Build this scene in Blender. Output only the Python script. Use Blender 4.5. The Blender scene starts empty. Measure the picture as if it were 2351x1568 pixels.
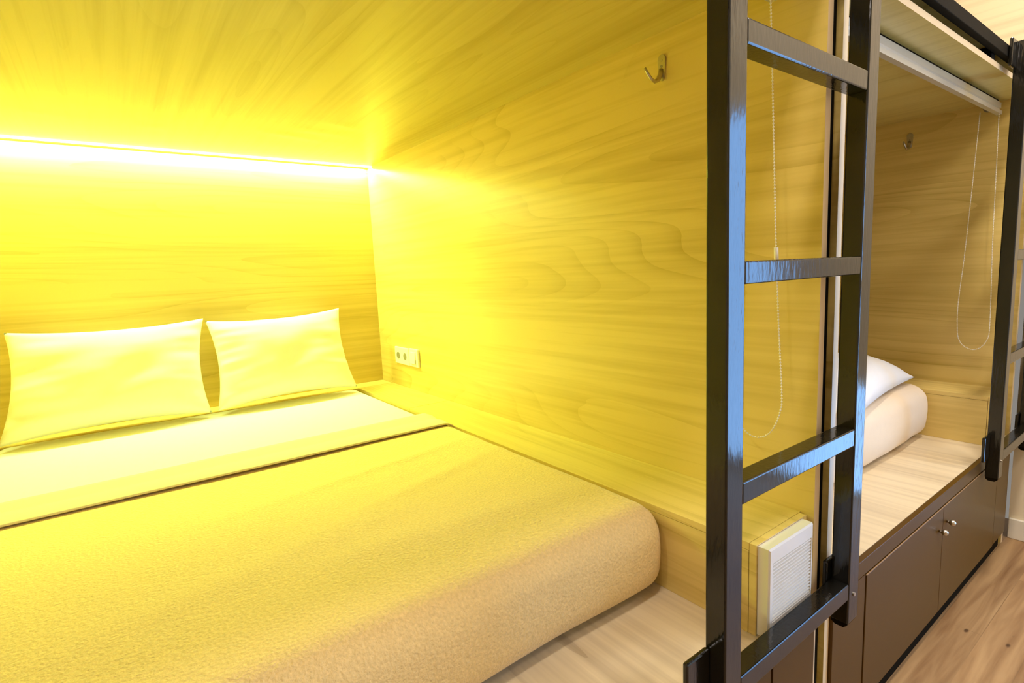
import bpy, bmesh, math, random
from mathutils import Vector, Matrix, noise
sc = bpy.context.scene
COL = sc.collection
random.seed(4)
# ---------------------------------------------------------------- camera
F_PX = 1233.11
cam = bpy.data.cameras.new('camera'); cam_o = bpy.data.objects.new('camera', cam); COL.objects.link(cam_o)
cam.sensor_fit = 'HORIZONTAL'; cam.sensor_width = 36.0; cam.lens = F_PX/2351*36.0
cam.clip_start = 0.02; cam.clip_end = 60
R = Vector((0.80214274, -0.59548021, -0.0443885)); U = Vector((0.11113146, 0.07583521, 0.99090808)); FW = Vector((0.58669994, 0.79978268, -0.12700725))
M = Matrix(((R.x, U.x, -FW.x, -1.1174), (R.y, U.y, -FW.y, -0.5), (R.z, U.z, -FW.z, 0.7254), (0, 0, 0, 1)))
cam_o.matrix_world = M
sc.camera = cam_o
# ---------------------------------------------------------------- dimensions (metres)
P = 1.639        # spacing of the pods
D = 2.2          # depth
H = 1.286        # pod ceiling above the deck
HL = 0.188       # side box height
W = 0.185        # side box width
ZF = -0.45       # aisle floor
ZUP = 1.352      # top of the lower berths' partitions
ZU = 2.35        # aisle ceiling
# ---------------------------------------------------------------- world, lights, exposure
world = bpy.data.worlds.new('world'); sc.world = world; world.use_nodes = True
world.node_tree.nodes['Background'].inputs[0].default_value = (1.0, 0.93, 0.84, 1)
world.node_tree.nodes['Background'].inputs[1].default_value = 0.25
LED_COL = (0.70, 1.0, 0.12)
AISLE_COL = (1.0, 0.885, 0.80)
def area(name, loc, sx, sy, power, col, direction, spread=math.pi):
    l = bpy.data.lights.new(name, 'AREA'); l.shape = 'RECTANGLE'; l.size = sx; l.size_y = sy
    l.energy = power; l.color = col; l.spread = spread
    o = bpy.data.objects.new(name, l); COL.objects.link(o); o.location = loc
    o.rotation_euler = Vector(direction).to_track_quat('-Z', 'Z').to_euler()
    return o
area('led_light_wall', (-0.765, 2.180, 1.283), 1.50, 0.012, 21.0, (0.80, 1.0, 0.48), (0, -0.1, -1))
area('led_light_room', (-0.765, 2.166, 1.283), 1.50, 0.012, 35.0, LED_COL, (0, -1.8, -1))
for lx, lp in ((-2.6, 18.0), (-0.95, 13.0), (0.72, 24.0)):
    area('ceiling_downlight_light', (lx, -0.29, ZU-0.03), 0.18, 0.18, lp, AISLE_COL, (0, 0, -1))
area('aisle_fill_light', (1.0, -1.25, ZU-0.03), 1.0, 0.5, 26.0, AISLE_COL, (0, 0, -1))  # added fill with no fixture, brightens the inside of the second berth
sc.view_settings.view_transform = 'Standard'; sc.view_settings.look = 'None'
sc.view_settings.exposure = 0.0; sc.view_settings.gamma = 1.0
try: sc.view_settings.use_curve_mapping = False
except Exception: pass
sc.cycles.max_bounces = 10; sc.cycles.diffuse_bounces = 7; sc.cycles.sample_clamp_indirect = 8.0
sc.cycles.use_denoising = True

# ---------------------------------------------------------------- materials
def nm(name):
    m = bpy.data.materials.new(name); m.use_nodes = True
    return m, m.node_tree, m.node_tree.nodes['Principled BSDF']
def plain(name, col, rough=0.5, metal=0.0, ior=1.5, noise_amt=0.0, nscale=40, bump=0.0, bscale=200, coat=0.0, sheen=0.0, stretch=(1, 1, 1), emit=None):
    m, t, b = nm(name); N = t.nodes; L = t.links
    b.inputs['Roughness'].default_value = rough; b.inputs['Metallic'].default_value = metal; b.inputs['IOR'].default_value = ior
    b.inputs['Coat Weight'].default_value = coat; b.inputs['Sheen Weight'].default_value = sheen
    tc = N.new('ShaderNodeTexCoord'); mp = N.new('ShaderNodeMapping'); mp.inputs['Scale'].default_value = stretch
    L.new(tc.outputs['Object'], mp.inputs['Vector'])
    n = N.new('ShaderNodeTexNoise'); n.inputs['Scale'].default_value = nscale; n.inputs['Detail'].default_value = 3
    L.new(mp.outputs[0], n.inputs['Vector'])
    mx = N.new('ShaderNodeMix'); mx.data_type = 'RGBA'
    a = noise_amt
    mx.inputs['A'].default_value = (*[c*(1-a) for c in col], 1); mx.inputs['B'].default_value = (*[min(1, c*(1+a)) for c in col], 1)
    L.new(n.outputs['Fac'], mx.inputs['Factor']); L.new(mx.outputs['Result'], b.inputs['Base Color'])
    if bump > 0:
        n2 = N.new('ShaderNodeTexNoise'); n2.inputs['Scale'].default_value = bscale; n2.inputs['Detail'].default_value = 2
        L.new(mp.outputs[0], n2.inputs['Vector'])
        bp = N.new('ShaderNodeBump'); bp.inputs['Strength'].default_value = bump; bp.inputs['Distance'].default_value = 0.003
        L.new(n2.outputs['Fac'], bp.inputs['Height']); L.new(bp.outputs[0], b.inputs['Normal'])
    if emit:
        b.inputs['Emission Color'].default_value = (*emit[0], 1); b.inputs['Emission Strength'].default_value = emit[1]
    return m
def wood(name, axis, light, dark, rough=0.33, seed=0.0, rings=150.0, ring_amt=0.52, bumps=False):
    """laminate: figure running along `axis` (0=X, 1=Y)"""
    m, t, b = nm(name); N = t.nodes; L = t.links
    b.inputs['Roughness'].default_value = rough
    tc = N.new('ShaderNodeTexCoord')
    def mapped(along, across, off):
        mp = N.new('ShaderNodeMapping'); s = [across]*3; s[axis] = along
        mp.inputs['Scale'].default_value = s; mp.inputs['Location'].default_value = (off, off*1.7, off*.6)
        L.new(tc.outputs['Object'], mp.inputs['Vector']); return mp.outputs[0]
    def nz(vec, scale, detail, dist=0.0, rough_=0.5):
        n = N.new('ShaderNodeTexNoise'); n.inputs['Scale'].default_value = scale; n.inputs['Detail'].default_value = detail
        n.inputs['Distortion'].default_value = dist; n.inputs['Roughness'].default_value = rough_; L.new(vec, n.inputs['Vector']); return n.outputs['Fac']
    def mth(op, a, b_=None, c=None):
        n = N.new('ShaderNodeMath'); n.operation = op
        for i, v in enumerate((a, b_, c)):
            if v is None: continue
            if isinstance(v, (int, float)): n.inputs[i].default_value = v
            else: L.new(v, n.inputs[i])
        return n.outputs[0]
    fig = nz(mapped(0.42, 3.4, seed), 1.0, 1.0, 0.12, 0.4)
    wob = nz(mapped(1.3, 16.0, seed+3), 1.0, 2.0)
    ph = mth('MULTIPLY_ADD', fig, rings, mth('MULTIPLY', wob, 1.6))
    s = mth('FRACT', mth('MULTIPLY', ph, 0.16)); line = mth('POWER', s, 4.0)
    mask = nz(mapped(0.9, 3.0, seed+9), 1.3, 1.0); mask = mth('SUBTRACT', mask, 0.35); mask = mth('MULTIPLY', mask, 3.2)
    cl = N.new('ShaderNodeClamp'); L.new(mask, cl.inputs[0]); mask = cl.outputs[0]
    line = mth('MULTIPLY', line, mask)
    streak = nz(mapped(0.8, 40.0, seed+5), 1.0, 3.0, 0.1, 0.6)
    band = nz(mapped(0.28, 7.0, seed+7), 1.0, 2.0, 0.1)
    v = mth('MULTIPLY', line, ring_amt)
    st = mth('MULTIPLY', mth('SUBTRACT', streak, 0.45), 1.7)
    bd = mth('MULTIPLY', mth('SUBTRACT', band, 0.45), 1.3)
    v = mth('ADD', v, mth('ADD', st, bd))
    c2 = N.new('ShaderNodeClamp'); L.new(v, c2.inputs[0])
    mx = N.new('ShaderNodeMix'); mx.data_type = 'RGBA'
    mx.inputs['A'].default_value = (*light, 1); mx.inputs['B'].default_value = (*dark, 1)
    L.new(c2.outputs[0], mx.inputs['Factor']); L.new(mx.outputs['Result'], b.inputs['Base Color'])
    bp = N.new('ShaderNodeBump'); bp.inputs['Strength'].default_value = 0.06; bp.inputs['Distance'].default_value = 0.001
    L.new(v, bp.inputs['Height']); L.new(bp.outputs[0], b.inputs['Normal'])
    return m
WL, WD = (0.72, 0.55, 0.18), (0.49, 0.35, 0.075)
M_WY = wood('oak_laminate_depthwise', 1, WL, WD, seed=2.3)
M_WX = wood('oak_laminate_lengthwise', 0, WL, WD, seed=6.1)
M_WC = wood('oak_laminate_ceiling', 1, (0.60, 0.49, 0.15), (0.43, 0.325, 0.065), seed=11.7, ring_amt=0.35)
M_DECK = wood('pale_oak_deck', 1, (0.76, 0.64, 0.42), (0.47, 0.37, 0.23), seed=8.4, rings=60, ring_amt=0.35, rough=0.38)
M_EDGE = plain('cream_edge_banding', (0.78, 0.60, 0.35), 0.4, noise_amt=0.05)
M_BROWN = plain('brown_laminate', (0.090, 0.042, 0.004), 0.36, ior=1.28, noise_amt=0.06, nscale=6)
M_BROWNLINE = plain('brown_edge_banding', (0.36, 0.21, 0.09), 0.4, noise_amt=0.06)
M_DARK = plain('dark_parts_and_shade', (0.010, 0.007, 0.003), 0.8, ior=1.1, noise_amt=0.1)  # dark parts; below the cabinet fronts the tone is painted recess shade
M_STEEL = plain('black_matt_steel', (0.007, 0.006, 0.004), 0.6, ior=1.12, noise_amt=0.2)
M_BLACK = plain('black_gloss_paint', (0.008, 0.007, 0.005), 0.12, ior=1.52, noise_amt=0.2, bump=0.10, bscale=150, stretch=(1, 1, 0.25))
M_SHEET = plain('white_cotton', (0.84, 0.83, 0.80), 0.85, noise_amt=0.02, bump=0.10, bscale=500, sheen=0.1)
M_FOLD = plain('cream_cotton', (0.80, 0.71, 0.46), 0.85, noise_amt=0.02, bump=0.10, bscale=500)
M_BLANKET = plain('tan_fleece', (0.76, 0.56, 0.235), 0.95, noise_amt=0.22, nscale=190, bump=0.9, bscale=170, sheen=0.25)
M_COVER = plain('beige_cotton_cover', (0.80, 0.66, 0.48), 0.9, noise_amt=0.03, bump=0.15, bscale=400)
M_PLASTIC = plain('ivory_plastic', (0.84, 0.82, 0.76), 0.35, noise_amt=0.02)
M_SLOT = plain('socket_recess', (0.25, 0.22, 0.15), 0.5, noise_amt=0.1)
M_NICKEL = plain('satin_nickel', (0.55, 0.50, 0.42), 0.28, metal=1.0, noise_amt=0.1)
M_ALU = plain('anodised_aluminium', (0.72, 0.74, 0.72), 0.32, metal=0.75, noise_amt=0.04, stretch=(0.1, 1, 1))
M_WALLP = plain('cream_wall_paint', (0.80, 0.70, 0.50), 0.6, noise_amt=0.03, nscale=8)
M_BASEB = plain('white_skirting', (0.80, 0.76, 0.64), 0.4, noise_amt=0.03, nscale=8)
M_CEIL = plain('white_ceiling_paint', (0.80, 0.78, 0.74), 0.8, noise_amt=0.02)
M_LED = plain('led_diffuser', (0.9, 0.85, 0.4), 0.5, emit=((1.0, 0.93, 0.35), 4.0))
M_LAMP = plain('lamp_diffuser', (0.9, 0.9, 0.85), 0.5, emit=((1.0, 0.93, 0.82), 3.0))
M_GLASS = plain('daylit_glass', (0.02, 0.03, 0.05), 0.05, emit=((0.26, 0.52, 1.0), 8.0))
M_CHAIN = plain('ivory_bead_plastic', (0.86, 0.82, 0.70), 0.35, noise_amt=0.02)

def floor_mat():
    m, t, b = nm('floor_planks'); N = t.nodes; L = t.links
    b.inputs['Roughness'].default_value = 0.42
    tc = N.new('ShaderNodeTexCoord')
    br = N.new('ShaderNodeTexBrick'); br.inputs['Scale'].default_value = 1.0
    br.inputs['Brick Width'].default_value = 0.92; br.inputs['Row Height'].default_value = 0.105; br.inputs['Mortar Size'].default_value = 0.0012
    br.inputs['Color1'].default_value = (0.2, 0.2, 0.2, 1); br.inputs['Color2'].default_value = (0.8, 0.8, 0.8, 1); br.inputs['Mortar'].default_value = (0, 0, 0, 1)
    L.new(tc.outputs['Object'], br.inputs['Vector'])
    mp = N.new('ShaderNodeMapping'); mp.inputs['Scale'].default_value = (1.2, 16, 1); L.new(tc.outputs['Object'], mp.inputs['Vector'])
    ad = N.new('ShaderNodeVectorMath'); ad.operation = 'ADD'; L.new(mp.outputs[0], ad.inputs[0]); L.new(br.outputs['Color'], ad.inputs[1])
    n = N.new('ShaderNodeTexNoise'); n.inputs['Scale'].default_value = 1.6; n.inputs['Detail'].default_value = 5; n.inputs['Distortion'].default_value = 0.6
    L.new(ad.outputs[0], n.inputs['Vector'])
    cr = N.new('ShaderNodeValToRGB'); cr.color_ramp.elements[0].position = 0.3; cr.color_ramp.elements[0].color = (0.27, 0.13, 0.045, 1)
    cr.color_ramp.elements[1].position = 0.68; cr.color_ramp.elements[1].color = (0.60, 0.37, 0.16, 1)
    L.new(n.outputs['Fac'], cr.inputs[0])
    hv = N.new('ShaderNodeMix'); hv.data_type = 'RGBA'; hv.blend_type = 'MULTIPLY'
    hv.inputs['Factor'].default_value = 0.35; L.new(cr.outputs[0], hv.inputs['A']); L.new(br.outputs['Color'], hv.inputs['B'])
    # small dark knots
    mp2 = N.new('ShaderNodeMapping'); mp2.inputs['Scale'].default_value = (8.5, 19, 1); L.new(tc.outputs['Object'], mp2.inputs['Vector'])
    vo = N.new('ShaderNodeTexVoronoi'); vo.inputs['Scale'].default_value = 1.0; vo.inputs['Randomness'].default_value = 1.0; L.new(mp2.outputs[0], vo.inputs['Vector'])
    k = N.new('ShaderNodeValToRGB'); k.color_ramp.elements[0].position = 0.06; k.color_ramp.elements[0].color = (1, 1, 1, 1)
    k.color_ramp.elements[1].position = 0.13; k.color_ramp.elements[1].color = (0, 0, 0, 1); L.new(vo.outputs['Distance'], k.inputs[0])
    kn = N.new('ShaderNodeMix'); kn.data_type = 'RGBA'; L.new(k.outputs[0], kn.inputs['Factor']); L.new(hv.outputs['Result'], kn.inputs['A'])
    kn.inputs['B'].default_value = (0.10, 0.05, 0.02, 1); L.new(kn.outputs['Result'], b.inputs['Base Color'])
    return m
M_FLOOR = floor_mat()

# ---------------------------------------------------------------- mesh helpers
def link(name, bm, mat, parent=None, smooth=False, recalc=True):
    me = bpy.data.meshes.new(name); recalc and bmesh.ops.recalc_face_normals(bm, faces=bm.faces[:])
    bm.to_mesh(me); bm.free()
    o = bpy.data.objects.new(name, me); COL.objects.link(o)
    mats = mat if isinstance(mat, (list, tuple)) else [mat]
    for m in mats: me.materials.append(m)
    if smooth:
        for p in me.polygons: p.use_smooth = True
    if parent is not None:
        o.parent = parent; o.matrix_parent_inverse = Matrix.Translation(-parent.location)
    return o
def box(bm, x0, x1, y0, y1, z0, z1, bev=0.0, seg=2, mi=0):
    vs = [bm.verts.new((x, y, z)) for x in (x0, x1) for y in (y0, y1) for z in (z0, z1)]
    fs = [bm.faces.new([vs[i] for i in f]) for f in ((0, 1, 3, 2), (4, 6, 7, 5), (0, 4, 5, 1), (2, 3, 7, 6), (0, 2, 6, 4), (1, 5, 7, 3))]
    for f in fs: f.material_index = mi
    bmesh.ops.recalc_face_normals(bm, faces=fs)
    if bev > 0:
        es = set(e for f in fs for e in f.edges)
        bmesh.ops.bevel(bm, geom=list(es), offset=bev, segments=seg, affect='EDGES', profile=0.5)
    return fs
def B(x0, x1, y0, y1, z0, z1, bev=0.0, seg=2):
    bm = bmesh.new(); box(bm, x0, x1, y0, y1, z0, z1, bev, seg); return bm
def prism_x(bm, x0, x1, prof):
    a = [bm.verts.new((x0, y, z)) for y, z in prof]; b = [bm.verts.new((x1, y, z)) for y, z in prof]
    n = len(prof); fs = [bm.faces.new(a), bm.faces.new(b[::-1])]
    for i in range(n): fs.append(bm.faces.new((a[i], b[i], b[(i+1) % n], a[(i+1) % n])))
    bmesh.ops.recalc_face_normals(bm, faces=fs)
def cyl(bm, c, axis, r, h, n=20, r2=None):
    r2 = r if r2 is None else r2
    q = Vector(axis).normalized().to_track_quat('Z', 'Y').to_matrix().to_4x4()
    bmesh.ops.create_cone(bm, cap_ends=True, segments=n, radius1=r, radius2=r2, depth=h, matrix=Matrix.Translation(c) @ q)
def tube(bm, pts, rad, n=10, flat=1.0):
    pts = [Vector(p) for p in pts]; rings = []
    for i, p in enumerate(pts):
        t = (pts[min(i+1, len(pts)-1)]-pts[max(i-1, 0)]).normalized()
        a = t.orthogonal().normalized() if i == 0 else (prev - t*prev.dot(t)).normalized()
        prev = a; b = t.cross(a); r = rad[i] if isinstance(rad, (list, tuple)) else rad
        rings.append([bm.verts.new(p + (a*math.cos(k*2*math.pi/n) + b*math.sin(k*2*math.pi/n)*flat)*r) for k in range(n)])
    for i in range(len(rings)-1):
        for k in range(n): bm.faces.new((rings[i][k], rings[i][(k+1) % n], rings[i+1][(k+1) % n], rings[i+1][k]))
    bm.faces.new(rings[0][::-1]); bm.faces.new(rings[-1])
def dense_box(x0, x1, y0, y1, z0, z1, r, nx, ny, nz, fn=None, drop=()):
    """box with rounded edges built from a dense grid, fn(co, normal) -> co for folds"""
    bm = bmesh.new(); V = {}
    def ax(a, b, n):  # denser near the ends so the rounding is smooth
        k = 5; out = [a + (r*1.0)*i/k for i in range(k)]; m = max(1, n)
        out += [a+r + (b-a-2*r)*i/m for i in range(m)]; out += [b-r + r*i/k for i in range(k+1)]
        return out
    X, Y, Z = ax(x0, x1, nx), ax(y0, y1, ny), ax(z0, z1, nz)
    def v(i, j, k):
        key = (i, j, k)
        if key not in V:
            p = Vector((X[i], Y[j], Z[k])); q = Vector((min(max(p.x, x0+r), x1-r), min(max(p.y, y0+r), y1-r), min(max(p.z, z0+r), z1-r)))
            d = p-q
            if d.length > 1e-9:
                # cube -> sphere mapping for an even corner
                m = max(abs(d.x), abs(d.y), abs(d.z)); nrm = d.normalized(); p = q + nrm*m if m > 0 else p
            else: nrm = Vector((0, 0, 1))
            if fn: p = fn(p, nrm)
            V[key] = bm.verts.new(p)
        return V[key]
    I, J, K = len(X)-1, len(Y)-1, len(Z)-1
    for i in range(I):
        for j in range(J):
            if '-z' not in drop: bm.faces.new((v(i, j, 0), v(i, j+1, 0), v(i+1, j+1, 0), v(i+1, j, 0)))
            bm.faces.new((v(i, j, K), v(i+1, j, K), v(i+1, j+1, K), v(i, j+1, K)))
    for i in range(I):
        for k in range(K):
            bm.faces.new((v(i, 0, k), v(i+1, 0, k), v(i+1, 0, k+1), v(i, 0, k+1)))
            bm.faces.new((v(i, J, k), v(i, J, k+1), v(i+1, J, k+1), v(i+1, J, k)))
    for j in range(J):
        for k in range(K):
            bm.faces.new((v(0, j, k), v(0, j, k+1), v(0, j+1, k+1), v(0, j+1, k)))
            bm.faces.new((v(I, j, k), v(I, j+1, k), v(I, j+1, k+1), v(I, j, k+1)))
    return bm
def empty(name, loc, label, cat, group=None):
    o = bpy.data.objects.new(name, None); COL.objects.link(o); o.location = loc; o.empty_display_size = 0.05
    o['label'] = label; o['category'] = cat
    if group: o['group'] = group
    bpy.context.view_layer.update()
    return o
def tag(o, label, cat, group=None):
    o['label'] = label; o['category'] = cat
    if group: o['group'] = group
    return o
def struct(name, bm, mat, label=None, cat=None):
    o = link(name, bm, mat); o['kind'] = 'structure'
    if label: o['label'] = label; o['category'] = cat
    return o

# ---------------------------------------------------------------- the room shell
struct('floor', B(-3.6, 1.95, -2.3, 2.35, ZF-0.05, ZF), M_FLOOR, 'wooden plank floor of the aisle with small dark knots', 'floor')
struct('wall_far', B(1.75, 1.83, -2.3, -0.002, ZF, ZU), M_WALLP, 'cream painted wall closing the far end of the aisle', 'wall')
struct('baseboard_far', B(1.736, 1.75, -0.60, -0.004, ZF, -0.365, 0.003), M_BASEB, 'white skirting board along the cream end wall', 'baseboard')
struct('wall_opposite', B(-3.6, 1.83, -2.38, -2.3, ZF, ZU), M_WALLP, 'cream wall across the aisle from the bunks', 'wall')
struct('wall_behind', B(-3.68, -3.6, -2.38, 2.35, ZF, ZU), M_WALLP, 'cream wall behind the photographer', 'wall')
struct('ceiling_aisle', B(-3.6, 1.95, -2.38, 2.35, ZU, ZU+0.05), M_CEIL, 'white ceiling above the aisle', 'ceiling')
# glazed door at the end of the aisle (seen only as a blue reflection on the ladder)
bm = bmesh.new()
for (y0, y1, z0, z1) in ((-2.22, -2.14, ZF, 1.60), (-1.10, -1.02, ZF, 1.60), (-2.14, -1.10, 1.52, 1.60), (-2.14, -1.10, ZF, ZF+0.06)):
    box(bm, 1.712, 1.75, y0, y1, z0, z1, 0.003)
dr = struct('door_1', bm, M_BASEB, 'white framed glazed door at the end of the aisle', 'door')
link('glass_pane', B(1.728, 1.736, -2.14, -1.10, ZF+0.06, 1.52), M_GLASS, dr)
link('added_glow_pane', B(1.728, 1.736, -1.02, -0.62, ZF+0.03, 0.10), M_GLASS, dr)  # added unseen pane, its glow gives a lower rung its blue reflection

def slanted_panel(x_front0, x_back0, x1, z0, z1, y0=0.0, y1=D, edge=True):
    """upright panel whose room-side face runs from x_front0 (front) to x_back0 (back)"""
    bm = bmesh.new()
    A = [(x_front0, y0), (x1, y0), (x1, y1), (x_back0, y1)]
    a = [bm.verts.new((x, y, z0)) for x, y in A]; b = [bm.verts.new((x, y, z1)) for x, y in A]
    fs = [bm.faces.new(a[::-1]), bm.faces.new(b)]
    for i in range(4):
        f = bm.faces.new((a[i], a[(i+1) % 4], b[(i+1) % 4], b[i])); fs.append(f)
        if i == 0: f.material_index = 1
    bmesh.ops.recalc_face_normals(bm, faces=fs)
    return bm
for k in (-1, 0, 1):
    d = k*P
    if k >= 0:
        struct('wall_right', slanted_panel(d+0.020, d-0.004, d+0.042, ZF, ZUP), [M_WY, M_EDGE],
               ('yellow lit oak laminate partition with the coat hook and socket', 'oak laminate partition at the far side of the second berth')[k], 'wall')
    if k < 1:
        struct('wall_left', slanted_panel(d+0.108, d+0.108, d+0.086, ZF, ZUP), [M_WY, M_EDGE],
               ('oak laminate partition at the left of the near berth', 'second berth side of the double partition behind the ladder')[k+1], 'wall')
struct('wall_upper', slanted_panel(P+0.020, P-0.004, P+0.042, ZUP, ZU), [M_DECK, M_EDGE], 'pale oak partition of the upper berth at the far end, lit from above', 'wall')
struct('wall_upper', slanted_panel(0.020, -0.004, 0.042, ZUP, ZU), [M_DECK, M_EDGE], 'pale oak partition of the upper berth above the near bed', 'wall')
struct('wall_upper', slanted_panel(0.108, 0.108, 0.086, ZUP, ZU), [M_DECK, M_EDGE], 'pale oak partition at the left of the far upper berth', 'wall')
struct('wall_back', B(0.108-P, -0.004, D, D+0.02, ZF, ZU), M_WX, 'oak laminate back wall of the near berth, glowing under the light strip', 'wall')
struct('wall_back', B(0.108, P-0.004, D, D+0.02, ZF, ZU), M_WX, 'oak laminate back wall of the second berth', 'wall')
def ceiling_panel(x0, x1, yb):
    bm = bmesh.new(); nx, ny = 60, 70
    # underside as a fine grid with a few shallow blisters, as the laminate film shows
    bl = [(-0.42, 1.62, .085, .022, .0022), (-0.50, 1.72, .10, .02, .0026), (-0.36, 1.50, .07, .02, .0018), (-0.95, 1.80, .06, .012, .0016), (-1.22, 1.78, .08, .012, .0012)] if x0 < 0 else []
    g = [[None]*(ny+1) for _ in range(nx+1)]
    for i in range(nx+1):
        for j in range(ny+1):
            x = x0+(x1-x0)*i/nx; y = yb*j/ny; z = H
            for bx, by, sx, sy, h in bl: z -= h*math.exp(-((x-bx)/sx)**2-((y-by-(x-bx)*0.25)/sy)**2)
            g[i][j] = bm.verts.new((x, y, z))
    for i in range(nx):
        for j in range(ny): bm.faces.new((g[i][j], g[i][j+1], g[i+1][j+1], g[i+1][j])).smooth = True
    box(bm, x0, x1, 0.0005, yb, H+0.0035, H+0.017)
    fr = bm.verts
    f = bm.faces.new([bm.verts.new(c) for c in ((x0, 0, H), (x1, 0, H), (x1, 0, H+0.017), (x0, 0, H+0.017))]); f.material_index = 1
    return bm
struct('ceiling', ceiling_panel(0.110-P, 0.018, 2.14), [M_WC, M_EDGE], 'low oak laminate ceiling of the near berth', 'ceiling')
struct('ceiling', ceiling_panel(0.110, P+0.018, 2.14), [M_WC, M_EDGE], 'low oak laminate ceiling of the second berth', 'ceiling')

# ---------------------------------------------------------------- light strip at the head of the near berth
t = empty('led_strip_light', (-0.765, 2.15, 1.27), 'long glowing light strip where the near berth ceiling meets its back wall', 'light strip')
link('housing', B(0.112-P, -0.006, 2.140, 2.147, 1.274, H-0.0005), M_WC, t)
link('diffuser', B(0.112-P, -0.006, 2.134, 2.1395, 1.276, H-0.0005, 0.001), M_LED, t)
t2 = empty('led_strip_light', (P-0.765, 2.15, 1.27), 'unlit light strip at the back of the second berth ceiling', 'light strip')
link('housing', B(0.112, P-0.006, 2.140, 2.147, 1.268, H-0.0005), M_ALU, t2)
# aisle ceiling lamps
for i, lx in enumerate((-2.6, -0.95, 0.72)):
    bm = bmesh.new(); cyl(bm, (lx, -0.29, ZU-0.006), (0, 0, 1), 0.13, 0.012, 32)
    tt = empty('ceiling_lamp', (lx, -0.29, ZU-0.006), ('round ceiling lamp at the near end of the aisle', 'round ceiling lamp above the front of the near berth', 'round ceiling lamp above the front of the second berth')[i], 'lamp', None)
    link('rim', bm, M_ALU, tt, True)
    bm = bmesh.new(); cyl(bm, (lx, -0.29, ZU-0.014), (0, 0, 1), 0.10, 0.004, 32); link('diffuser', bm, M_LAMP, tt)

# ---- storage units below the beds
def bunk_base(d, label):
    x0, x1 = d+0.110, d+P+0.019-0.001
    t = empty('under_bed_cabinet', ((x0+x1)/2, 1.1, ZF), label, 'cabinet')
    bm = bmesh.new(); e = lambda y: d+P+0.0192-0.0109*y
    A = [(x0, 0.006), (e(0.006), 0.006), (e(D-0.001), D-0.001), (x0, D-0.001)]
    a = [bm.verts.new((x, y, -0.030)) for x, y in A]; b = [bm.verts.new((x, y, 0.0)) for x, y in A]
    bm.faces.new(a[::-1]); bm.faces.new(b)
    for i in range(4): bm.faces.new((a[i], a[(i+1) % 4], b[(i+1) % 4], b[i]))
    link('platform_top', bm, M_DECK, t)
    link('fascia_board', B(x0, x1, -0.008, 0.006, -0.042, -0.0005, 0.001), M_BROWN, t)
    zb = -0.393
    link('side_panel', B(x0, d+0.282, -0.008, 0.008, zb, -0.0435), M_BROWN, t)
    link('side_panel', B(d+1.486, x1, -0.008, 0.008, zb, -0.0435), M_BROWN, t)
    for (a, b, kx, kz) in ((d+0.286, d+0.8555, d+0.822, -0.112), (d+0.8585, d+1.474, d+0.893, -0.104)):
        dd = link('door', B(a, b, -0.010, 0.008, zb, -0.046, 0.0012), M_BROWN, t)
        bm = bmesh.new(); cyl(bm, (kx, -0.015, kz), (0, 1, 0), 0.004, 0.012, 14)
        bmesh.ops.create_uvsphere(bm, u_segments=16, v_segments=10, radius=0.0095, matrix=Matrix.Translation((kx, -0.024, kz)))
        link('knob', bm, M_NICKEL, dd, True)
    link('edge_strip', B(d+0.282, d+1.474, -0.0105, -0.0085, -0.0458, -0.0440), M_BROWNLINE, t)
    link('carcass', B(x0, d+P-0.006, 0.010, D-0.002, zb+0.002, -0.0305), M_DARK, t)
    link('plinth_shade', B(x0, d+P-0.006, 0.004, D-0.05, ZF, zb+0.002), M_DARK, t)  # set forward in near-black to stand in for shade in the toe recess
    return t
bunk_base(-P, 'brown fronted under-bed cabinet under the near berth with pale oak deck')
bunk_base(0.0, 'brown fronted under-bed cabinet with two silver knobs under the second berth')

# ---------------------------------------------------------------- side boxes along the partitions
def side_box(d, label):
    x0, x1 = d-W, d-0.005
    t = empty('side_box', (d-0.09, 1.1, 0.0), label, 'boxed ledge')
    link('side_board', B(x0, x0+0.015, 0.028, 2.08, 0.0005, HL-0.016), M_WY, t)
    link('front_board', B(x0, x1+0.018, 0.012, 0.027, 0.0005, HL, 0.001), M_WY, t)
    # top board cut to follow the slightly slanted partition, in two lengths with a fine seam
    for nm_, ya, yb in (('top_board', 0.0275, 1.5085), ('hatch_lid', 1.5115, 2.078)):
        bm = bmesh.new()
        xa = d + 0.020 - 0.0109*ya - 0.0005; xb = d + 0.020 - 0.0109*yb - 0.0005
        A = [(x0, ya), (xa, ya), (xb, yb), (x0, yb)]
        a = [bm.verts.new((x, y, HL-0.015)) for x, y in A]; b = [bm.verts.new((x, y, HL)) for x, y in A]
        bm.faces.new(a[::-1]); bm.faces.new(b)
        for i in range(4): bm.faces.new((a[i], a[(i+1) % 4], b[(i+1) % 4], b[i]))
        link(nm_, bm, M_WY, t)
    link('back_ledge', B(d+0.110-P, x1-0.001, 2.081, D-0.001, 0.0005, HL, 0.001), M_WX, t)
    return t
side_box(0.0, 'low oak boxed ledge beside the large bed, with a hatch lid at its back end')
side_box(P, 'low oak boxed ledge beyond the beige bed in the second berth')

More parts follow.
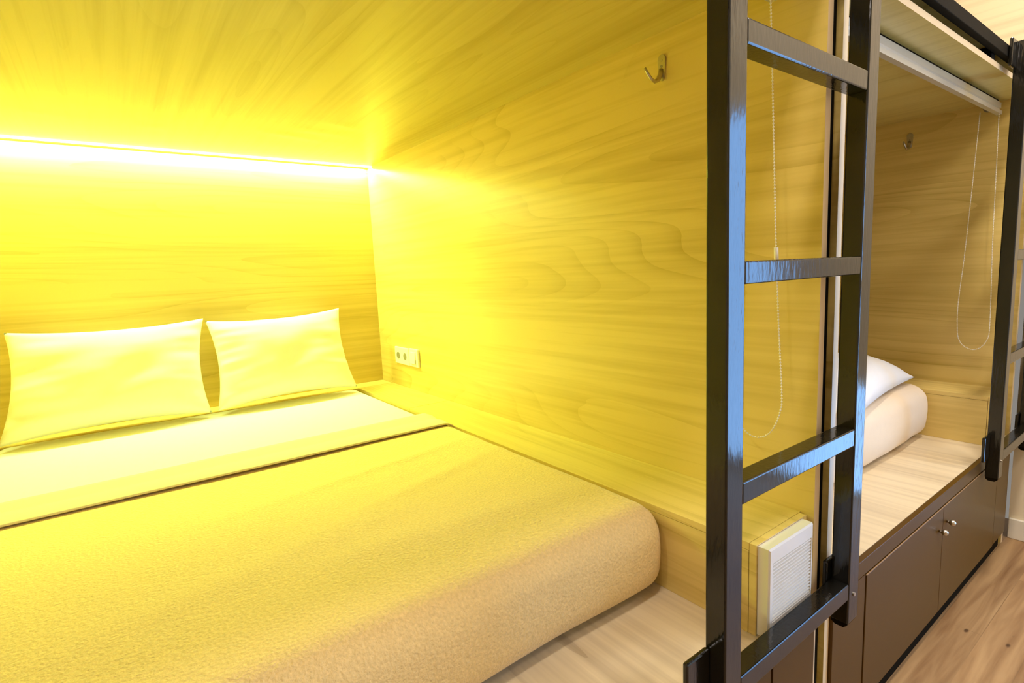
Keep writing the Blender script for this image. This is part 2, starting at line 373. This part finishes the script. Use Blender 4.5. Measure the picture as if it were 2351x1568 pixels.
# ---------------------------------------------------------------- beds
def soft(p, n, amp, sc_, seed):
    return p + n*(noise.noise(Vector((p.x*sc_+seed, p.y*sc_, p.z*sc_)))*amp)
def matt_fn(p, n):
    q = p + n*noise.noise(p*3.0)*0.002; q.z = max(q.z, 0.001); return q
m1 = link('mattress', dense_box(-1.518, -0.193, 0.25, 2.075, 0.002, 0.196, 0.05, 12, 14, 3, matt_fn), M_SHEET, None, True)
tag(m1, 'wide mattress in a smooth white fitted sheet in the near berth', 'mattress')
def blanket_fn(p, n):
    h = p.z/0.206
    if n.y < -0.3:                                   # hanging front bulges
        p = p + Vector((0, -1, 0))*0.016*math.sin(math.pi*min(1, max(0, h)))
    if p.z > 0.15:
        # soft diagonal folds reaching in from the far right corner
        for (ax, ay, dx, dy, w, hgt) in ((-0.25, 0.95, -0.95, -0.16, 0.020, 0.0050), (-0.22, 0.80, -0.98, -0.30, 0.028, 0.0045), (-0.6, 0.62, -0.97, -0.2, 0.035, 0.003), (-0.3, 0.42, -0.9, 0.1, 0.03, 0.0025)):
            u = (p.x-ax)*dx+(p.y-ay)*dy; v = (p.x-ax)*dy-(p.y-ay)*dx
            p = p + Vector((0, 0, 1))*hgt*math.exp(-(v/w)**2)*math.exp(-((u-0.28)/0.33)**2)
        p = p + Vector((0, 0, 1))*noise.noise(Vector((p.x*2.2, p.y*3.1, 1.7)))*0.003
    else:
        p = p + Vector((0, -1, 0))*noise.noise(Vector((p.x*5, 3.3, p.z*5)))*0.006
    return p
bm = dense_box(-1.5245, -0.1865, 0.226, 1.32, 0.004, 0.2035, 0.055, 70, 60, 8, blanket_fn, drop=('-z',))
bmesh.ops.delete(bm, geom=[v for v in bm.verts if v.co.y > 1.215], context='VERTS')
b1 = link('blanket', bm, M_BLANKET, None, True); tag(b1, 'tan fleece blanket spread over the foot half of the large bed', 'blanket')
# turned down sheet lying over the blanket edge
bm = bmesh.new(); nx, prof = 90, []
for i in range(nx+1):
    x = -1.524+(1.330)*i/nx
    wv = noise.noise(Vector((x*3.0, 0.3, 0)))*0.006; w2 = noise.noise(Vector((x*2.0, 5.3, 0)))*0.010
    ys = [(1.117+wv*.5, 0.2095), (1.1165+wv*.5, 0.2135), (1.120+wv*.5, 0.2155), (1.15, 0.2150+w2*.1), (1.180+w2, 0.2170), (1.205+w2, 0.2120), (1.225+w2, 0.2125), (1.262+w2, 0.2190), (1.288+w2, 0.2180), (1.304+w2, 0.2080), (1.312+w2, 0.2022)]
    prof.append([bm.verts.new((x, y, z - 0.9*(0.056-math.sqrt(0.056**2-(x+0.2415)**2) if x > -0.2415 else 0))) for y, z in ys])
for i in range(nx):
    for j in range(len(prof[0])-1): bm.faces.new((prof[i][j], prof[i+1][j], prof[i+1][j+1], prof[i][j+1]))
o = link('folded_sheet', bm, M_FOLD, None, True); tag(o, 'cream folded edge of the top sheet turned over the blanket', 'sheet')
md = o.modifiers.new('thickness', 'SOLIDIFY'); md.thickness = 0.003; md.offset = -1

def pillow(name, c, thick, label, seed, mat=M_SHEET, group=None, back=1.0):
    """c = four corners bottom-left, bottom-right, top-right, top-left; plump along their normal"""
    c = [Vector(x) for x in c]; n = ((c[1]-c[0]).cross(c[3]-c[0])).normalized()
    bm = bmesh.new(); NU, NV = 72, 44; V = {}
    def pt(i, j, s):
        u, v = i/NU, j/NV
        base = c[0]*(1-u)*(1-v)+c[1]*u*(1-v)+c[2]*u*v+c[3]*(1-u)*v
        # sides draw in between the corners
        bu, bv = 4*u*(1-u), 4*v*(1-v)
        cu = (c[1]-c[0]).normalized(); cv = (c[3]-c[0]).normalized()
        base = base + cv*(-1 if v > .5 else 1)*abs(2*v-1)**2*0.022*bu + cu*(-1 if u > .5 else 1)*abs(2*u-1)**2*0.026*bv
        prof = (max(0, 1-abs(2*u-1)**2.6)**0.55)*(max(0, 1-abs(2*v-1)**2.4)**0.55)
        h = thick*0.5*prof
        # creases radiating from the side seams
        e = math.exp(-u*7)+math.exp(-(1-u)*9)*.8
        cr = noise.noise(Vector((u*3.0+seed, v*12.0, seed)))*0.030*e*prof**0.5
        cr += noise.noise(Vector((u*4.5+seed*2, v*4.0, 7.0+s)))*0.008*prof
        cr -= 0.012*prof*math.exp(-((u-.5-(v-.35)*.9)/.16)**2-((v-.4)/.22)**2)
        return base + n*(h+cr*(1 if s > 0 else .3))*(s if s > 0 else -back)
    def v(i, j, s):
        key = (i, j, 0 if i in (0, NU) or j in (0, NV) else s)
        if key not in V: V[key] = bm.verts.new(pt(i, j, s))
        return V[key]
    for i in range(NU):
        for j in range(NV):
            bm.faces.new((v(i, j, 1), v(i+1, j, 1), v(i+1, j+1, 1), v(i, j+1, 1)))
            bm.faces.new((v(i, j, -1), v(i, j+1, -1), v(i+1, j+1, -1), v(i+1, j, -1)))
    o = link(name, bm, mat, None, True); tag(o, label, 'pillow', group)
    return o
pillow('pillow', ((-1.486, 1.955, 0.217), (-0.846, 1.955, 0.216), (-0.822, 2.10, 0.592), (-1.443, 2.10, 0.593)), 0.17, 'white pillow leaning on the back wall, left and wider of the pair', 1.3)
pillow('pillow', ((-0.824, 1.955, 0.216), (-0.236, 1.955, 0.224), (-0.243, 2.10, 0.593), (-0.816, 2.10, 0.580)), 0.17, 'white pillow leaning on the back wall, nearest the socket and partition', 4.9)
# second berth
def cover_fn(p, n):
    h = p.z/0.21
    if n.y < -0.3: p = p + Vector((0, -1, 0))*0.022*math.sin(math.pi*min(1, max(0, h)))
    if n.x > 0.3: p = p + Vector((-1, 0, 0))*0.012*(1-h)
    a = 0.010 if n.y < -.3 else 0.004
    q = p + n*noise.noise(Vector((p.x*5.5, p.y*4, p.z*7)))*a; q.z = max(q.z, 0.002); return q
m2 = link('mattress', dense_box(0.118, P-W-0.004, 0.215, 2.07, 0.001, 0.214, 0.05, 60, 30, 8, cover_fn), M_COVER, None, True)
tag(m2, 'mattress in a beige cover in the second berth behind the ladder', 'mattress')
pillow('pillow', ((0.60, 0.150, 0.243), (1.425, 0.248, 0.240), (1.36, 0.62, 0.262), (0.57, 0.52, 0.262)), 0.23, 'white pillow lying at the front edge of the beige bed in the second berth', 8.2, back=0.12)

# ---------------------------------------------------------------- extractor fan grille on the front of the side box
def grille(d, label):
    x0, x1, z0, z1 = d-0.181, d-0.008, 0.004, 0.186
    t = empty('ventilation_grille', (d-0.095, 0.0, 0.0), label, 'ventilation grille')
    ya, yb = -0.012, 0.0115
    b_ = 0.012; bm = bmesh.new()
    def ring(ax0, ax1, az0, az1, y): return [bm.verts.new(c) for c in ((ax0, y, az0), (ax1, y, az0), (ax1, y, az1), (ax0, y, az1))]
    zi0, zi1 = z0+0.030, z1-0.030
    R_ = [ring(x0, x1, z0, z1, yb), ring(x0, x1, z0, z1, ya+0.003), ring(x0+0.003, x1-0.003, z0+0.003, z1-0.003, ya), ring(x0+b_, x1-0.007, zi0, zi1, ya), ring(x0+b_, x1-0.007, zi0, zi1, yb-0.001)]
    for A_, B_ in zip(R_, R_[1:]):
        for q in range(4): bm.faces.new((A_[q], A_[(q+1) % 4], B_[(q+1) % 4], B_[q]))
    link('frame', bm, M_PLASTIC, t)
    bm = bmesh.new(); n = 17; za, zb = z0+0.030, z1-0.030
    for i in range(n):
        z = za+(zb-za)*(i+.5)/n; h = (zb-za)/n*0.19
        prism_x(bm, x0+b_-0.002, x1-0.005, [(ya+0.001, z-h-0.0012), (ya+0.001, z+h-0.0012), (ya+0.006, z+h+0.0004), (ya+0.006, z-h+0.0004)])
    link('louvre', bm, M_PLASTIC, t)
    bm = bmesh.new(); box(bm, x0+0.01, x1-0.005, 0.006, yb, z0+0.02, z1-0.02); link('duct_back', bm, M_SLOT, t)
    bm = bmesh.new(); cyl(bm, ((x0+x1)/2, 0.003, (z0+z1)/2), (0, 1, 0), 0.028, 0.005, 28); link('fan_hub', bm, M_PLASTIC, t)
    bm = bmesh.new(); cyl(bm, (x1-0.022, ya-0.0005, z0+0.016), (0, 1, 0), 0.006, 0.002, 16); link('badge', bm, M_SLOT, t)
    return t
grille(0.0, 'square ivory louvred fan grille behind the bottom rung of the near ladder')

# ---------------------------------------------------------------- socket and switch
def wx(y): return 0.020-0.0109*y
t = empty('power_outlet', (wx(1.93), 1.93, 0.345), 'double white socket plate on the partition near the pillow', 'socket')
link('plate', B(wx(1.93)-0.010, wx(1.93)+0.001, 1.852, 2.008, 0.302, 0.386, 0.004, 3), M_PLASTIC, t)
for y in (1.893, 1.967):
    bm = bmesh.new(); cyl(bm, (wx(y)-0.0102, y, 0.344), (1, 0, 0), 0.017, 0.002, 24); link('socket_hole', bm, M_SLOT, t)
t = empty('light_switch', (wx(1.8), 1.8, 0.345), 'white rocker switch plate beside the double socket', 'switch')
link('plate', B(wx(1.8)-0.012, wx(1.8)+0.001, 1.756, 1.846, 0.303, 0.389, 0.004, 3), M_PLASTIC, t)
bm = bmesh.new(); box(bm, wx(1.8)-0.018, wx(1.8)-0.011, 1.775, 1.828, 0.318, 0.374, 0.003, 2)
bmesh.ops.rotate(bm, verts=bm.verts[:], cent=(wx(1.8)-0.012, 1.80, 0.346), matrix=Matrix.Rotation(0.10, 3, 'Y')); link('rocker', bm, M_PLASTIC, t)

# ---------------------------------------------------------------- coat hooks
def coat_hook(d, label):
    y0 = 0.377; x = d + wx(y0)
    t = empty('coat_hook', (x, y0, 1.20), label, 'coat hook')
    bm = bmesh.new(); ring = []
    for k in range(24):
        a = k*2*math.pi/24; cx = 0.0115*math.cos(a); cz = 0.0115*math.sin(a) + (0.019 if math.sin(a) >= 0 else -0.019)
        if math.sin(a) < 0: cx *= 0.75
        ring.append((y0+cx, 1.202+cz))
    prism_x(bm, x-0.004, x, ring); link('plate', bm, M_NICKEL, t)
    bm = bmesh.new()
    pts = [(x-0.003, y0, 1.198), (x-0.009, y0, 1.184), (x-0.018, y0, 1.171), (x-0.030, y0, 1.166), (x-0.043, y0, 1.170), (x-0.053, y0+.002, 1.181), (x-0.061, y0+.004, 1.193)]
    tube(bm, pts, [0.005, 0.0048, 0.0045, 0.0042, 0.004, 0.0036, 0.0032], 10, 1.3); link('prong', bm, M_NICKEL, t, True)
    for z in (1.219, 1.205):
        bm = bmesh.new(); cyl(bm, (x-0.0045, y0, z), (1, 0, 0), 0.003, 0.0015, 12); link('screw', bm, M_SLOT if z < 1.21 else M_NICKEL, t)
coat_hook(0.0, 'small nickel coat hook high on the yellow lit partition')
coat_hook(P, 'small dark coat hook on the far partition of the second berth')

# ---------------------------------------------------------------- roller blind rails with bead chains
def blind(d, label, connector_z=None):
    t = empty('roller_blind', (d+P/2, 0.09, H), label, 'roller blind')
    bm = bmesh.new(); x0, x1 = d+0.112-P, d-0.010
    z = 1.231
    prism_x(bm, x0, x1, [(0.080, z), (0.096, z), (0.096, z+0.043), (0.084, z+0.043), (0.084, z+0.024), (0.088, z+0.021), (0.088, z+0.017), (0.080, z+0.013)])
    link('rail', bm, M_ALU, t)
    link('mounting_strip', B(x0, x1-0.004, 0.092, 0.110, z+0.0435, H-0.0005), M_DARK, t)
    xc = d-0.045
    bm = bmesh.new(); cyl(bm, (xc, 0.112, 1.258), (1, 0, 0), 0.016, 0.008, 24); link('pulley', bm, M_SLOT, t, True)
    # chain path
    if d == 0.0: path = [(0.078, 1.245), (0.067, 0.98), (0.059, 0.776), (0.050, 0.60), (0.041, 0.459), (0.043, 0.42), (0.055, 0.384), (0.070, 0.363), (0.092, 0.353), (0.114, 0.358), (0.132, 0.378), (0.144, 0.41), (0.149, 0.46), (0.146, 0.7), (0.139, 1.0), (0.134, 1.245)]
    else: path = [(0.082, 1.245), (0.078, 0.98), (0.075, 0.753), (0.069, 0.55), (0.067, 0.419), (0.072, 0.385), (0.086, 0.357), (0.104, 0.344), (0.122, 0.343), (0.142, 0.354), (0.157, 0.375), (0.165, 0.413), (0.168, 0.52), (0.158, 0.70), (0.150, 0.89), (0.137, 1.245)]
    pts = []
    for i in range(len(path)-1):
        a, b = path[i], path[i+1]
        pm, pn = path[max(i-1, 0)], path[min(i+2, len(path)-1)]
        for s in range(12):
            u = s/12; f = lambda k: 0.5*((2*a[k])+(-pm[k]+b[k])*u+(2*pm[k]-5*a[k]+4*b[k]-pn[k])*u*u+(-pm[k]+3*a[k]-3*b[k]+pn[k])*u**3)
            pts.append(Vector((xc, f(0), f(1))))
    pts.append(Vector((xc, *path[-1])))
    bm = bmesh.new(); tube(bm, pts, 0.0008, 5)
    acc = 0.0; 
    for a, b in zip(pts, pts[1:]):
        L_ = (b-a).length; s = -acc
        while True:
            s += 0.0062
            if s > L_: break
            bmesh.ops.create_icosphere(bm, subdivisions=1, radius=0.0021, matrix=Matrix.Translation(a.lerp(b, s/L_)))
        acc = L_-(s-0.0062)
    link('bead_chain', bm, M_CHAIN, t, True)
    if connector_z:
        bm = bmesh.new(); cyl(bm, (xc, 0.057, connector_z), (0, 0.04, 1), 0.0042, 0.030, 12); link('chain_connector', bm, M_CHAIN, t, True)
blind(0.0, 'roller blind head rail of the near berth with long beaded pull chain', 0.737)
blind(P, 'pale aluminium blind rail and beaded chain at the mouth of the second berth')

# ---------------------------------------------------------------- black steel frame of the bunks
t = empty('steel_scaffold', (0.064, 0.03, ZF), 'black steel posts and beam carrying the upper bunks', 'scaffold')
for k in (-1, 0, 1):
    d = k*P
    link('post', B(d+0.0435, d+0.0845, 0.012, 0.052, ZF, ZU-0.001, 0.002), M_STEEL, t)
link('beam', B(-1.9, 1.745, -0.0195, -0.001, 1.318, 1.353, 0.002), M_STEEL, t)
for xx in (1.09-P, 1.09):
    link('cross_tube', B(xx, xx+0.04, 0.0, D-0.01, 1.3035, 1.3385, 0.002), M_STEEL, t)
# upper bunks
def upper(d, label):
    x0, x1 = d+0.110, d+P+0.018-0.024
    t = empty('upper_bunk', ((x0+x1)/2, 1.1, 1.34), label, 'upper bunk')
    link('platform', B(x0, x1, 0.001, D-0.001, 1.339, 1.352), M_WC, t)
    link('mattress', dense_box(x0+0.05, x1-0.2, 0.25, 2.1, 1.3525, 1.53, 0.04, 10, 10, 3), M_COVER, t, True)
upper(-P, 'upper bunk over the near berth'); upper(0.0, 'upper bunk over the second berth')

# ---------------------------------------------------------------- ladders
def copy_tree(o, dx, parent=None):
    c = o.copy(); COL.objects.link(c); c.parent = parent
    if parent is None: c.location.x += dx
    else: c.matrix_parent_inverse = o.matrix_parent_inverse.copy()
    for ch in list(o.children): copy_tree(ch, dx, c)
    return c
t = empty('bunk_ladder', (-0.147, -0.039, -0.055), 'black steel ladder hung across the mouth of the near berth', 'ladder')
yf, yb = -0.0574, -0.0208
for xa, xb in ((-0.4006, -0.3539), (0.0594, 0.1061)):
    r = link('rail', B(xa, xb, yf, yb, -0.050, 1.372, 0.003, 3), M_BLACK, t)
    bm = bmesh.new(); prism_x(bm, xa+0.001, xb-0.001, [(yf+0.002, -0.049), (yf+0.003, -0.054), (yf+0.010, -0.060), (yb-0.010, -0.060), (yb-0.002, -0.054), (yb-0.002, -0.049)])
    link('end_cap', bm, M_DARK, r)
    for z in (0.012,):
        bm = bmesh.new(); cyl(bm, ((xa+xb)/2, yf-0.001, z), (0, 1, 0), 0.004, 0.003, 12); link('screw', bm, M_NICKEL, r)
for z, h in ((0.0062, 0.0366), (0.3435, 0.0373), (0.6923, 0.035), (1.0341, 0.0359)):
    link('rung', B(-0.3538, 0.0593, yf+0.0008, yb-0.0005, z, z+h, 0.003, 3), M_BLACK, t)
for x0, x1 in ((-0.461, -0.4007), (0.040, 0.110)):
    for z0, z1 in ((0.018, 0.104), (1.290, 1.372)):
        if x0 < 0: link('bracket', B(x0, x1, -0.030, -0.0205, z0, z1, 0.003), M_BLACK, t)
        else: link('bracket', B(x0, x1, -0.0203, -0.0105, z0-0.03, z1-0.02 if z1 < 1 else 1.316, 0.003), M_BLACK, t)
lad2 = copy_tree(t, P)
lad2['label'] = 'black steel ladder at the far end beside the cream wall'
bpy.context.view_layer.update()
